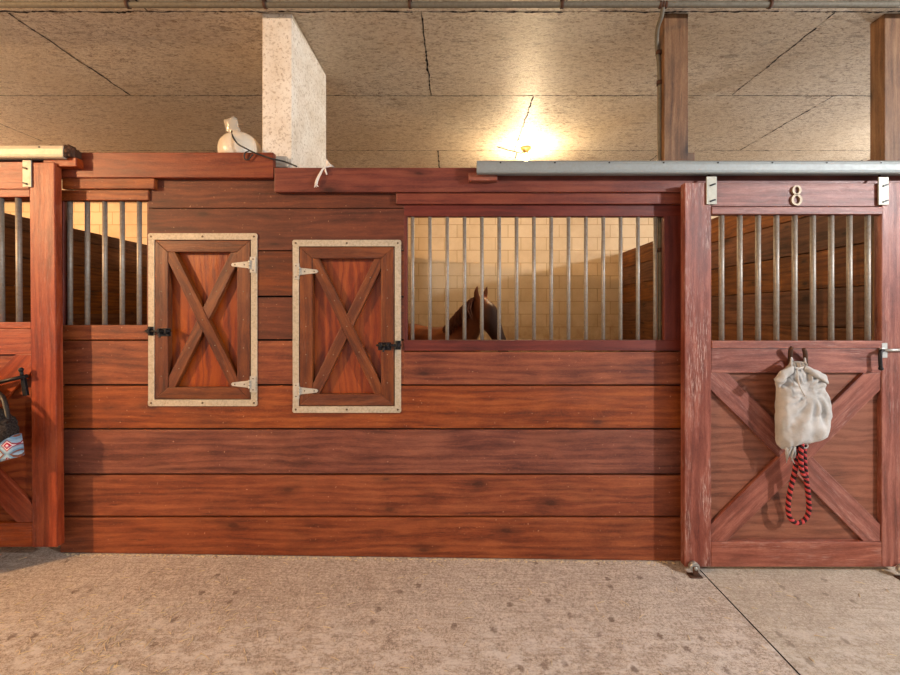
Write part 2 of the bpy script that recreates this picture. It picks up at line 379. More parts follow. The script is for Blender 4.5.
def m_canvas():
    t = NT('grey_canvas'); p = t.n('NewGeometry').outputs['Position']
    w1 = t.noise(t.mapping(p, (900, 900, 120)), 1, 2); w2 = t.noise(t.mapping(p, (120, 120, 900)), 1, 2); n = t.noise(p, 12, 5, .65)
    col = t.ramp(n, [(.32, lin(166, 162, 156)), (.55, lin(184, 180, 175)), (.75, lin(194, 190, 185))])
    col = t.mix(t.math('MULTIPLY', t.ramp(t.noise(p, 34, 4, .7), [(.58, (0, 0, 0)), (.74, (1, 1, 1))]), .18), col, lin(132, 122, 110))
    t.bump(t.math('ADD', t.math('ADD', w1, w2), t.math('MULTIPLY', n, 1.5)), .3, .004)
    return t.fin(col, .85, 0, .2)
M['canvas'] = m_canvas()
def m_rope():
    t = NT('red_black_rope'); uv = t.n('UVMap', uv_map='grain').outputs[0]; s = t.n('Separate' 'XYZ', {0: uv})
    a = t.math('FRACT', t.math('MULTIPLY_ADD', s.outputs[0], 31, s.outputs[1]))
    f = t.math('GREATER_THAN', a, .5)
    n = t.noise(t.mapping(uv, (300, 20, 1)), 1, 3)
    col = t.mix(f, lin(186, 66, 66), lin(24, 18, 20))
    col = t.mix(t.math('MULTIPLY', n, .25), col, lin(120, 70, 64))
    t.bump(t.math('ABSOLUTE', t.math('SINE', t.math('MULTIPLY', a, 6.283))), .6, .004)
    return t.fin(col, .85, 0, .2)
M['rope'] = m_rope()
def m_aztec():
    t = NT('woven_diamond_cloth'); co = t.n('TexCoord').outputs['Object']; s = t.n('Separate' 'XYZ', {0: co})
    u = t.math('ABSOLUTE', t.math('SUBTRACT', t.math('FRACT', t.math('MULTIPLY_ADD', s.outputs[0], 11, -.55)), .5))
    v = t.math('ABSOLUTE', t.math('SUBTRACT', t.math('FRACT', t.math('MULTIPLY_ADD', s.outputs[2], 11, .38)), .5))
    d = t.math('ADD', u, v)
    col = t.ramp(d, [(.0, lin(220, 200, 206)), (.09, lin(176, 36, 70)), (.21, lin(226, 206, 208)), (.27, lin(150, 60, 72)), (.34, lin(150, 178, 200)), (.52, lin(112, 150, 178)), (.62, lin(126, 84, 70)), (.74, lin(160, 190, 208))])
    col.node.color_ramp.interpolation = 'CONSTANT'
    band = t.math('FRACT', t.math('MULTIPLY', s.outputs[2], 30))
    col = t.mix(t.ramp(band, [(.7, (0, 0, 0)), (.72, (.35,)*3)]), col, lin(90, 120, 150))
    t.bump(t.noise(t.mapping(co, (200, 200, 500)), 1, 2), .4, .004)
    return t.fin(col, .9, 0, .1)
M['aztec'] = m_aztec()
def m_fleece():
    t = NT('charcoal_fleece'); p = t.n('NewGeometry').outputs['Position']; n = t.noise(p, 130, 5, .7)
    t.bump(n, 1, .02)
    return t.fin(t.ramp(n, [(.35, lin(30, 27, 26)), (.7, lin(92, 84, 80))]), .95, 0, .1)
M['fleece'] = m_fleece()

# ------------------------------------------------------------------ the setting
CZ = EYE+1.776                                   # ceiling height
BACK = 4.2                                       # face of the block wall at the back of the stalls
XL, XR, YF = -8.0, 8.0, -3.2
JX = 1.36                                        # control joint in the aisle slab
bm = NB()
def slab(x0, x1, y0, y1):
    z = [floor_z(x0), floor_z(x1)]
    prism(bm, [(x0, z[0]-.15), (x1, z[1]-.15), (x1, z[1]), (x0, z[0])], y0, y1, bev=0)
slab(XL, JX-.004, YF, BACK+.1); slab(JX+.004, XR, YF, BACK+.1)
prism(bm, [(JX-.01, floor_z(JX)-.15), (JX+.01, floor_z(JX)-.15), (JX+.01, floor_z(JX)-.009), (JX-.01, floor_z(JX)-.009)], YF+.01, BACK+.09, bev=0)
for f in bm.faces:
    c = f.calc_center_median()
    if abs(c.x-JX) < .012: f.material_index = 1
structure(obj('floor', bm, [M['floor'], M['dark']]))
bm = NB()
rows = [-3.2, -1.1, .03, .96, 2.08, 3.2, BACK+.1]
SE = []
seams = [.62, .62, -.21, .62, -.21, .62]
for i in range(6):
    y0, y1 = rows[i], rows[i+1]; xs = [XL]; x = seams[i]
    while x-2.43 > XL: x -= 2.43
    while x < XR:
        if not (i == 3 and -2 < x < -1.5): xs.append(x)
        x += 2.43
    xs.append(XR)
    SE.append((y0, y1, xs[1:-1]))
    for a, b in zip(xs, xs[1:]):
        if b-a > .02: prism(bm, rect(a+.003, CZ, b-.003, CZ+.05), y0+.003, y1-.003, bev=0)
prism(bm, rect(XL, CZ+.045, XR, CZ+.2), YF, BACK+.1, bev=0)
for f in bm.faces:
    if abs(f.calc_center_median().z-(CZ+.045)) < .001: f.material_index = 1
# grimy, ragged filler along the panel seams
def ragged(p, q, w):
    p, q = Vector(p), Vector(q); d = q-p; L = d.length; d /= L; n = Vector((-d.y, d.x, 0)); k = int(L/.018); prev = None
    for i in range(k+1):
        c = p+d*L*i/k; nz = noise.noise(c*7); on = nz > -.5
        wa = w*(.12+1.7*abs(noise.noise(c*31))+.5*nz*abs(nz)); o_ = n*.010*noise.noise(c*14)
        cur = (bm.verts.new(c+o_+n*wa), bm.verts.new(c+o_-n*wa)) if on else None
        if prev and cur:
            f = bm.faces.new((prev[0], prev[1], cur[1], cur[0])); f.material_index = 1
        prev = cur
zs = CZ-.0008
for y0, y1, xs in SE:
    if y0 > -1.2: ragged((XL+.1, y0, zs), (XR-.1, y0, zs), .007 if abs(y0-.03) < .01 else .0055)
    for x in xs:
        if y0 > -1.2: ragged((x, y0+.01, zs), (x, y1-.01, zs), .0085)
structure(obj('ceiling', bm, [M['ceiling'], M['dark']]))
bm = NB(); box(bm, XL, XR, BACK, BACK+.2, -.3, CZ+.1, bev=0); structure(obj('wall_back', bm, M['block']))
def partition(name, x, y0, y1, top):
    b = NB(); z = floor_z(x)
    k = 0
    while z < top-.05:
        z1 = min(z+.272, top)
        prism(b, rect(y0, z+.004, y1, z1-.004), x-.02, x+.02, axis='x', bev=.003, tone=rnd.uniform(.1, .9)); z = z1
    prism(b, rect(y0, floor_z(x), y1, top-.01), x-.006, x+.006, axis='x', bev=0, tone=0)
    return structure(obj(name, b, M['stall']))
partition('wall_left', X(-10, 1.9)*0-4.25, .06, BACK-.002, EYE+.96)
partition('wall_right', 2.62, .16, BACK-.002, EYE+.985)
partition('wall_middle', -1.058, .69, BACK-.002, EYE+.955)

# plank front of the stalls: boards with rectangular openings cut out
def sub(r, h):
    x0, z0, x1, z1 = r; a0, b0, a1, b1 = h
    if a1 <= x0 or a0 >= x1 or b1 <= z0 or b0 >= z1: return [r]
    out = []
    if a0 > x0: out.append((x0, z0, a0, z1))
    if a1 < x1: out.append((a1, z0, x1, z1))
    m0, m1 = max(x0, a0), min(x1, a1)
    if b0 > z0: out.append((m0, z0, m1, b0))
    if b1 < z1: out.append((m0, b1, m1, z1))
    return out
FEED = [(155.3, 240, 251.2, 399.4), (299.4, 246.6, 394.7, 406)]     # px x0 top x1 bottom of the two feed openings
holes = [(X(a), Z(d), X(c), Z(b)) for a, b, c, d in FEED]
wall = thing('wall_front', (0, 0, 0), None, None, kind='structure')
T = .038
def boards(b, x0, x1, ys, y0=0, y1=T, tones=None, gap=.0056):
    for i in range(len(ys)-1):
        z1, z0 = ys[i]-gap, ys[i+1]+gap
        rs = [(x0, z0, x1, z1)]
        for h in holes: rs = [q for r in rs for q in sub(r, h)]
        off = (rnd.uniform(0, 60), rnd.uniform(0, 60)); tone = tones[i] if tones else rnd.random()
        for r in rs: prism(b, rect(*r), y0, y1-.008, 0, tone, off, bev=.003 if len(rs) == 1 else 0)
bm = NB()
LX, RX = X(60), X(690)
low = [340, 385, 429, 474.5, 516.8]
low = [Z(p) for p in low]
boards(bm, LX, X(404), low[:2], tones=[.62])
boards(bm, X(404), RX, [Z(351), Z(385.5)], tones=[.5])
boards(bm, LX, RX, low[1:], tones=[.80, .24, .6])
# lowest board follows the sloping floor
prism(bm, [(LX, floor_z(LX)+.004), (RX, floor_z(RX)+.004), (RX, low[-1]-.0056), (LX, low[-1]-.0056)], 0, T-.008, 0, .66, bev=.003)
bk = NB()
# backing tongue so the joints read dark but let no light through
for r in [r for q in [(LX, floor_z(RX)+.05, RX, low[0]-.08), (X(148.5), low[0]-.08, X(403.5), Z(178))] for h in [0] for r in [q]]:
    rs = [r]
    for h in holes: rs = [q for a in rs for q in sub(a, h)]
    for a in rs: prism(bk, rect(*a), T-.008, T, 0, .0, bev=0)
obj('lower_planking', bm, M['plank'], wall)
obj('tongue_backing', bk, M['dark'], wall)
bm = NB()
boards(bm, X(148.4), X(404), [Z(p) for p in (176, 208.4, 250.5)], tones=[.5, .45], gap=.0022)
boards(bm, X(148.4), X(404), [Z(p) for p in (250.5, 296.5, 340)], tones=[.8, .55])
obj('upper_planking', bm, M['upper_plank'], wall)
# neighbouring stall fronts just outside the picture
bm = NB()
for x0, x1 in ((X(906), XR), (XL, X(-170))):
    boards(bm, x0, x1, [Z(p) for p in (178, 250, 340, 385, 429, 474.5, 516.8)]); z = max(floor_z(x0), floor_z(x1))
    prism(bm, [(x0, floor_z(x0)+.01), (x1, floor_z(x1)+.01), (x1, Z(517)), (x0, Z(517))], 0, .03, bev=0)
obj('neighbour_planking', bm, M['plank'], wall)
hy = -.038
bm = NB(); box(bm, X(-700, hy), X(273.2, hy), hy, 0, Z(177.6, hy), Z(152.2, hy), tone=.55, bev=.004); obj('header_board', bm, M['header'], wall)
bm = NB(); box(bm, X(274.2, hy), X(1300, hy), hy, 0, Z(192, hy), Z(167.5, hy), tone=.22, bev=.004); obj('header_board', bm, M['header'], wall)
bm = NB(); pbox(bm, 62, 154, 178.2, 188.6, -.03, 0, tone=.8); obj('trim_strip', bm, M['plank'], wall)
bm = NB(); pbox(bm, -180, 148.2, 190, 200.2, -.012, .03, tone=.8); obj('trim_strip', bm, M['plank'], wall)
bm = NB(); pbox(bm, 396, 960, 193, 203.8, -.022, .02, tone=.35); obj('trim_strip', bm, M['header'], wall)
# blocks that carry the door tracks
bm = NB(); pbox(bm, 468.6, 497.4, 172.6, 180.6, -.075, hy+.001, tone=.8); obj('track_block', bm, M['door'], wall)
bm = NB(); pbox(bm, 43, 76, 157.4, 166.4, -.085, hy+.001, tone=.8); obj('track_block', bm, M['orange_door'], wall)

# ------------------------------------------------------------------ barred windows in the stall fronts
WG = 'barred openings in the stall fronts'
def bars(parent, xs, py0, py1, y, r, mat):
    z0, z1 = Z(py1, y), Z(py0, y)
    me = None
    for px in xs:
        c = Vector((X(px, y), y, z0))
        if me is None:
            b = NB(); tube(b, [c+Vector((0, 0, -.02)), c+Vector((0, 0, z1-z0+.02))], r, 14)
            o = obj('bar', b, mat, parent); me = o; base = c
        else:
            o = me.copy(); link(o, parent); o.location = c-base
w1 = thing('barred_window', P(105, 340, 0), 'narrow barred opening with five steel bars beside the small hatch door, left end of planks', 'window', WG)
bm = NB(); pbox(bm, 60, 148.3, 325, 339.6, -.001, .036, tone=.7); obj('sill', bm, M['plank'], w1)
bm = NB(); box(bm, X(60), X(63), .002, .034, Z(325.2), Z(200.4), grain='z', tone=.3); obj('jamb', bm, M['frame_red'], w1)
bm = NB(); box(bm, X(145.5), X(148.2), .01, .036, Z(325.2), Z(200.4), grain='z', tone=.3); obj('jamb', bm, M['plank'], w1)
bars(w1, (70.2, 87.5, 104.9, 122.3, 139.4), 200.3, 325.2, .018, .0125, M['bar'])
w2 = thing('barred_window', P(540, 351, 0), 'wide barred stall opening with fifteen steel bars and a horse behind', 'window', WG)
bm = NB(); pbox(bm, 403.6, 683, 340.2, 350.8, -.006, .036, tone=.45); obj('sill', bm, M['frame_red'], w2)
bm = NB(); pbox(bm, 403.6, 683, 204.6, 216.4, 0, .036, tone=.5); obj('top_rail', bm, M['frame_red'], w2)
bm = NB(); box(bm, X(664.4), X(688), 0, .036, Z(340.4), Z(216), grain='z', tone=.35); obj('jamb', bm, M['frame_red'], w2)
bm = NB(); box(bm, X(403.8), X(407.5), -.002, .036, Z(340.4), Z(216), grain='z', tone=.4); obj('jamb', bm, M['frame_red'], w2)
bars(w2, [412.5+17.33*i for i in range(15)], 216.2, 340.4, .016, .0108, M['bar'])

# ------------------------------------------------------------------ feed doors
def screws(parent, pts, r, m, name='screw'):
    first = None
    for p in pts:
        if first is None:
            b = NB(); x, y, z = p; tube(b, [(x, y, z), (x, y-.003, z)], [r, r*.8], 10)
            first = obj(name, b, m, parent); base = Vector(p)
        else:
            o = first.copy(); link(o, parent); o.location = Vector(p)-base
def feed_door(i, hinge_right, latch_px, label):
    a, t_, c, d = FEED[i]
    t = thing('feed_door', P((a+c)/2, d, 0), label, 'hatch door', 'small hatch doors for feeding')
    x0, x1, z0, z1 = X(a), X(c), Z(d), Z(t_)
    # flat strap frame screwed on the planks round the opening
    fr = obj_frame = None
    m = .038
    b = NB()
    def bar_round(xa, xb, za, zb):
        r = .012; pts = []
        for cx, cz, s in ((xa+r, za+r, 180), (xb-r, za+r, 270), (xb-r, zb-r, 0), (xa+r, zb-r, 90)):
            for k in range(4): pts.append((cx+r*math.cos(R(s+30*k)), cz+r*math.sin(R(s+30*k))))
        prism(b, pts, -.008, -.001, bev=.001, seg=1)
    bar_round(x0-m, x1+m, z1, z1+m); bar_round(x0-m, x1+m, z0-m, z0)
    for xa, xb in ((x0-m, x0), (x1, x1+m)): prism(b, rect(xa+.001, z0-.004, xb-.001, z1+.004), -.0065, -.0005, bev=.001, seg=1)
    fr = obj('strap_frame', b, M['cream_metal'], t)
    screws(fr, [(xx, -.008, zz) for zz in (z1+m/2, z0-m/2) for xx in (x0-m/2, (x0+x1)/2, x1+m/2)], .006, M['screw'])
    g = .004; x0 += g; x1 -= g; z0 += g; z1 -= g
    sw, rh = .074, .066
    xi0, xi1, zi0, zi1 = x0+sw, x1-sw, z0+rh, z1-rh
    yf, yb = -.008, .037
    for pts, ang, nm in (([(x0, z0), (xi0, zi0), (xi0, zi1), (x0, z1)], 90, 'stile'), ([(xi1, zi0), (x1, z0), (x1, z1), (xi1, zi1)], 90, 'stile'),
                         ([(x0, z1), (xi0, zi1), (xi1, zi1), (x1, z1)], 0, 'rail'), ([(x0, z0), (x1, z0), (xi1, zi0), (xi0, zi0)], 0, 'rail')):
        b = NB(); prism(b, pts, yf, yb, R(ang), tone=rnd.uniform(.5, .9), bev=.0025); obj(nm, b, M['feed_wood'], t)
    b = NB(); prism(b, rect(xi0-.01, zi0-.01, xi1+.01, zi1+.01), .030, .037, R(90), tone=.72-.12*i, bev=0); obj('panel', b, M['feed_ply'], t)
    w = .060
    s1, a1 = strip((xi0+.01, zi1-.01), (xi1-.01, zi0+.01), w)
    p1 = clip_rect(s1, xi0, zi0, xi1, zi1)
    b = NB(); prism(b, p1, -.006, .030, a1, tone=.7, bev=.0025); obj('brace', b, M['feed_wood'], t)
    s2, a2 = strip((xi0+.01, zi0+.01), (xi1-.01, zi1-.01), w)
    p2 = clip_rect(s2, xi0, zi0, xi1, zi1)
    # two half braces butt against the long one
    e = s1
    for side in (clip(p2, e[1], e[0]), clip(p2, e[3], e[2])):
        if len(side) > 2:
            b = NB(); prism(b, side, -.004, .030, a2, tone=.6, bev=.0025); obj('brace', b, M['feed_wood'], t)
    pts = []
    for k in range(5):
        q = .1+.2*k
        pts += [(xi0+.02+(xi1-xi0-.04)*q, -.006, zi1-.02-(zi1-zi0-.04)*q), (x0+sw/2, yf, z0+.05+(z1-z0-.1)*q), (x1-sw/2, yf, z0+.05+(z1-z0-.1)*q)]
    for q in (.12, .28, .72, .88): pts.append((xi0+.02+(xi1-xi0-.04)*q, -.004, zi0+.02+(zi1-zi0-.04)*q))
    screws(t, pts, .0032, M['brass'])
    # strap hinges
    sg = 1 if hinge_right else -1; hx = (x1 if hinge_right else x0)
    for pz in (.16, .90):
        hz = z1-(z1-z0)*pz+ (.006 if pz < .5 else -.006)
        b = NB()
        prism(b, rect(*sorted((hx+sg*.001, hx+sg*.034))[0:1], hz-.046, sorted((hx+sg*.001, hx+sg*.034))[1], hz+.046), -.0115, -.008, bev=.001, seg=1)
        pts = [(hx-sg*.002, hz-.021), (hx-sg*.002, hz+.021), (hx-sg*.10, hz+.010), (hx-sg*.108, hz), (hx-sg*.10, hz-.010)]
        prism(b, pts, -.011, -.006, bev=.001, seg=1)
        for k in (-1, 0, 1): cyl(b, (hx, -.014, hz+k*.017-.008), (hx, -.014, hz+k*.017+.008), .006)
        h = obj('hinge', b, M['hinge'], t)
        screws(h, [(xx, -.011, zz) for xx, zz in ((hx+sg*.02, hz+.032), (hx+sg*.02, hz-.032), (hx-sg*.03, hz), (hx-sg*.085, hz))], .004, M['screw'])
    # black barrel bolt
    lx, lz = X(latch_px[0]), Z(latch_px[1]); s = 1 if hinge_right else -1     # bolt shoots towards the free side (-s)
    b = NB()
    xa, xb = sorted((lx-s*.005, lx+s*.07))
    prism(b, rect(xa, lz-.030, xb, lz+.016), -.010, -.006, bev=.001, seg=1)
    for q in (.012, .052): 
        cx = lx+s*q
        prism(b, rect(cx-.007, lz-.016, cx+.007, lz+.013), -.030, -.009, bev=.003)
    bolt = obj('latch', b, M['iron'], t)
    b = NB()
    tube(b, [(lx-s*.066, -.021, lz), (lx+s*.078, -.021, lz)], .0068, 12)
    tube(b, spline([(lx+s*.03, -.021, lz), (lx+s*.031, -.042, lz-.012), (lx+s*.034, -.046, lz-.036)], 4), [.0055]*8+[.007], 10)
    obj('bolt', b, M['iron'], bolt)
    b = NB()
    cx = lx-s*.045
    prism(b, rect(cx-.016, lz-.026, cx+.016, lz+.026), -.0115, -.008, bev=.001, seg=1)
    prism(b, rect(cx-.009, lz-.014, cx+.009, lz+.014), -.031, -.0115, bev=.004)
    ell(b, (cx, -.014, lz+.02), (.005, .004, .005)); ell(b, (cx, -.014, lz-.02), (.005, .004, .005))
    obj('keeper', b, M['iron'], t)
feed_door(0, True, (159.5, 331), 'small cross-braced hatch door hinged on its right, next to the narrow barred opening')
feed_door(1, False, (390.5, 345), 'small cross-braced hatch door hinged on its left, next to the wide barred opening')

# ------------------------------------------------------------------ sliding stall doors
DY, DB = -.100, -.055
DG = 'sliding stall doors'
def sliding_door(label, L, Rr, top, bot, stile, rail_ys, bar_px, mats, dy=0, rot=0, worn=None):
    """all arguments in picture pixels at the door's front face"""
    y = DY
    t = thing('sliding_door', (X((L+Rr)/2, y), (DY+DB)/2, Z(bot, y)), label, 'stall door', DG)
    x0, x1, z0, z1 = X(L, y), X(Rr, y), Z(bot, y), Z(top, y); sw = stile*(D+y)/F
    for k, (a, b_) in enumerate(((x0, x0+sw), (x1-sw, x1))):
        b = NB(); box(b, a, b_, DY, DB, z0, z1, grain='z', tone=.6, bev=.004); obj('stile', b, mats[2] if k == (worn or 0) else mats[0], t)
    xi0, xi1 = x0+sw, x1-sw
    for ra, rb, yy, tn in rail_ys:
        b = NB(); box(b, xi0, xi1, DY+yy, DB-.003, Z(rb, y), Z(ra, y), tone=tn, bev=.003); obj('rail', b, mats[0], t)
    pz1, pz0 = Z(rail_ys[3][1], y), Z(rail_ys[4][0], y)
    b = NB(); box(b, xi0, xi1, DB-.018, DB-.006, pz0-.01, pz1+.01, tone=.5, bev=0); obj('panel', b, mats[1], t)
    w = .132
    s1, a1 = strip((xi0+.012, pz1-.012), (xi1-.012, pz0+.012), w); p1 = clip_rect(s1, xi0, pz0, xi1, pz1)
    s2, a2 = strip((xi0+.012, pz0+.012), (xi1-.012, pz1-.012), w); p2 = clip_rect(s2, xi0, pz0, xi1, pz1)
    b = NB(); prism(b, p2, DY+.006, DB-.018, a2, tone=.7, bev=.003); obj('brace', b, mats[0], t)
    for side in (clip(p1, s2[1], s2[0]), clip(p1, s2[3], s2[2])):
        b = NB(); prism(b, side, DY+.007, DB-.018, a1, tone=.55, bev=.003); obj('brace', b, mats[0], t)
    bars(t, bar_px, rail_ys[1][1]-.2, rail_ys[2][0]+.2, -.078, .0135, M['bar'])
    return t
d8 = sliding_door('reddish sliding stall door numbered 8 with a grey bag hanging on it', 684.8, 908.5, 182.6, 567, 26.6,
    [(182.8, 206.2, .006, .45), (207, 214.4, -.004, .5), (340.8, 348.2, -.004, .7), (348.5, 373, .002, .6), (542, 567, .001, .8)],
    [721.5+18.27*i for i in range(9)], (M['door'], M['ply'], M['worn']))
dl = sliding_door('orange-stained sliding stall door holding a patterned pad', -158, 57.2, 163, 548, 25.0,
    [(161.5, 189, .010, .5), (189.6, 197.4, .002, .5), (322.6, 329, .002, .7), (329.3, 355, .004, .6), (523.5, 548, .004, .8)],
    [21.2-17.6*i for i in range(9)], (M['orange_door'], M['feed_ply'], M['orange_door']), worn=1)
dl.rotation_euler = (0, R(-.45), 0)
# hangers
def hanger(t, px0, px1, py0, py1, slope, y=DY, m=None):
    b = NB(); pbox(b, px0, px1, py0, py1, y-.008, y-.001, bev=.0015, seg=1); h = obj('hanger_plate', b, m or M['plate'], t)
    w = X(px1, y)-X(px0, y); cx = (X(px0, y)+X(px1, y))/2
    for q in (.30, .87):
        b = NB(); z = Z(py0+(py1-py0)*q, y-.008)
        b2 = strip((cx-w*.26, z-slope*w*.26), (cx+w*.26, z+slope*w*.26), .009, 0)[0]
        prism(b, b2, y-.014, y-.007, bev=.002, seg=1); obj('bolt', b, M['iron'], h)
    b = NB(); zt = Z(py0, y)
    tube(b, [(cx, y-.004, zt-.012), (cx, y+.022, zt+.006), (cx, y+.026, zt+.035)], .006, 10)
    obj('hanger_bolt', b, M['rust'], h)
hanger(d8, 706.6, 717, 176.4, 204.2, .35); hanger(d8, 878.7, 888.9, 177, 204.8, .35)
hanger(dl, 25.2, 34.0, 160.8, 187.6, -.35); hanger(dl, -140, -131, 160.8, 187.6, -.35)
# figure 8
b = NB()
def ring(cx, cz, rx, rz, w, y0, y1, n=28):
    for k in range(n):
        a, c = 2*math.pi*k/n, 2*math.pi*(k+1)/n
        q = lambda an, m: (cx+(rx+m)*math.cos(an), cz+(rz+m)*math.sin(an))
        wa = w*(.72+.4*abs(math.cos(a))); wc = w*(.72+.4*abs(math.cos(c)))
        prism(b, [q(a, -wa/2), q(a, wa/2), q(c, wc/2), q(c, -wc/2)], y0, y1, bev=0)
y8 = DY+.006
ring(X(795.6, y8), Z(190.6, y8), .0195, .0225, .0105, y8-.010, y8)
ring(X(795.6, y8), Z(200.2, y8), .0235, .0265, .0115, y8-.010, y8)
bmesh.ops.remove_doubles(b, verts=b.verts, dist=1e-5)
tag(obj('house_number', b, M['brass'], d8), 'beige metal numeral 8')
# bent horseshoe used as a bag hook
b = NB(); yh = DY
pts = spline([P(791.0, 370, yh-.006), P(790.2, 360, yh-.012), P(790.6, 351, yh-.030), P(792.2, 346.5, yh-.036)], 5)
pts2 = spline([P(806, 370, yh-.006), P(805.6, 360, yh-.012), P(805, 352, yh-.030), P(803.4, 348.6, yh-.036)], 5)
tube(b, pts, [.011]*(len(pts)-3)+[.010, .009, .006], 8); tube(b, pts2, [.011]*(len(pts2)-3)+[.010, .009, .006], 8)
tube(b, spline([P(791, 370, yh-.006), P(793, 374, yh-.006), P(798.5, 376.2, yh-.006), P(804, 374, yh-.006), P(806, 370, yh-.006)], 5), .011, 8)
tag(obj('horseshoe_hook', b, M['rust'], d8), 'rusty bent horseshoe used as a hook')
# bolt at the right stile
b = NB(); pbox(b, 881.4, 887.6, 343, 349.8, DY-.004, DY, bev=.001, seg=1); pbox(b, 881.4, 887.6, 351.6, 357.8, DY-.004, DY, bev=.001, seg=1)
pbox(b, 881.8, 885.6, 348, 354, DY-.018, DY, bev=.002)
lt = obj('door_latch', b, M['galv'], d8)
b = NB(); cyl(b, P(882.5, 350.4, DY-.014), P(906, 349.8, DY-.014), .0075); obj('bolt', b, M['galv'], lt)
b = NB(); tube(b, spline([P(883, 350.4, DY-.016), P(880.6, 352, DY-.03), P(880.2, 360, DY-.03), P(880.8, 368, DY-.03)], 4), .009, 10); ell(b, P(880.9, 368.5, DY-.03), (.012, .012, .012))
obj('bolt_handle', b, M['iron'], lt)
# bolt on the left door
b = NB(); prism(b, [(X(24.2, DY), Z(377, DY)), (X(27.6, DY), Z(377, DY)), (X(31, DY), Z(396, DY)), (X(26.6, DY), Z(396, DY))], DY-.016, DY, bev=.002)
lt = obj('door_latch', b, M['iron'], dl)
b = NB(); tube(b, [P(-16, 387, DY-.026), P(8, 381, DY-.026), P(28, 376.6, DY-.026)], .0105, 10); obj('bolt', b, M['iron'], lt)
b = NB(); tube(b, [P(23.6, 378, DY-.026), P(22.6, 371.5, DY-.034)], .008, 10); ell(b, P(22.4, 370.5, DY-.034), (.012, .012, .014)); obj('bolt_handle', b, M['iron'], lt)

# ------------------------------------------------------------------ door tracks
TG = 'door tracks above the stall fronts'
def track(label, xa, xb, zt, zb, y0, y1, m, capside):
    t = thing('door_track', ((xa+xb)/2, (y0+y1)/2, zb), label, 'door track', TG)
    h = zt-zb; pts = []
    # box track section with rounded shoulders and inward lips (open at the bottom)
    prof = [(y1, zb+.012), (y1, zt-.004), (y1-.008, zt), (y0+.016, zt), (y0+.004, zt-.010), (y0, zt-.026), (y0, zb+.020), (y0+.003, zb+.010), (y0-.002, zb+.004), (y0+.004, zb),
            (y0+.024, zb), (y0+.024, zb+.004), (y0+.010, zb+.008), (y0+.006, zb+.020), (y0+.006, zt-.026), (y0+.010, zt-.014), (y0+.018, zt-.006), (y1-.008, zt-.006), (y1-.006, zb+.012)]
    b = NB(); prism(b, prof, xa, xb, axis='x', bev=0); obj('rail', b, m, t)
    screws(t, [(xa+.13+.30*k, y0+.002, zt-.016) for k in range(int((xb-xa-.13)/.30)+1)], .005, M['iron'], 'rivet')
    return t
y0, y1 = -.112, hy
track('grey steel door track above the wide barred opening and the numbered door', X(477, y0), X(1180, y0), Z(159.6, y0), Z(173.4, y0), y0, y1, M['track'], 0)
tl = track('cream steel door track with a broken end above the orange-stained door', X(-420, y0), X(62.5, y0), Z(144, y0), Z(157.8, y0), y0, y1, M['cream_track'], 1)
b = NB()
for (px0, px1, py0, py1, ya, yz) in ((62.4, 65.5, 144.6, 156.8, -.106, -.05), (64.5, 70.5, 146.4, 156, -.098, -.045), (69.5, 73.6, 148.6, 156.6, -.09, -.04), (66, 68, 143.8, 148, -.1, -.05)):
    pbox(b, px0, px1, py0, py1, ya, yz, bev=.006)
for v in b.verts: v.co += noise.noise_vector(v.co*40)*.007
ell(b, P(67.2, 151, -.1), (.014, .012, .015))
tag(obj('end_stop', b, M['rust'], tl), 'dark rusty end stop')

# ------------------------------------------------------------------ posts and pier
PG = 'square timber posts'
def post(label, px0, px1, y0, dep, split=True):
    x0, x1 = X(px0, y0), X(px1, y0)
    t = thing('timber_post', ((x0+x1)/2, y0+dep/2, floor_z(x1)), label, 'post', PG)
    b = NB(); box(b, x0, x1, y0, y0+dep, floor_z(x1)-.0, CZ-.002, grain='z', tone=.5, bev=.004); obj('shaft', b, M['post'], t)
    b = NB(); box(b, x1+.001, x1+.05, y0+.02, y0+.06, Z(159.5, y0), Z(151, y0), bev=.003); obj('block', b, M['post'], t)
    return t
post('brown timber post rising between the wide barred opening and the numbered door', 664, 688.4, .04, .088)
post('brown timber post above the far edge of the numbered door, at the picture edge', 884.7, 909, .04, .088)
b = NB(); x0, x1 = X(262, .04), X(292.2, .04)
prism(b, rect(x0, floor_z(x0), x1, CZ-.002), .04, .675, bev=.006)
bmesh.ops.translate(b, vec=(0, 0, 0), verts=b.verts)
tag(obj('concrete_pier', b, M['pier'], origin=((x0+x1)/2, .33, floor_z(x0))), 'rough whitewashed concrete pier rising behind the planks to the ceiling', 'pier', kind='thing')

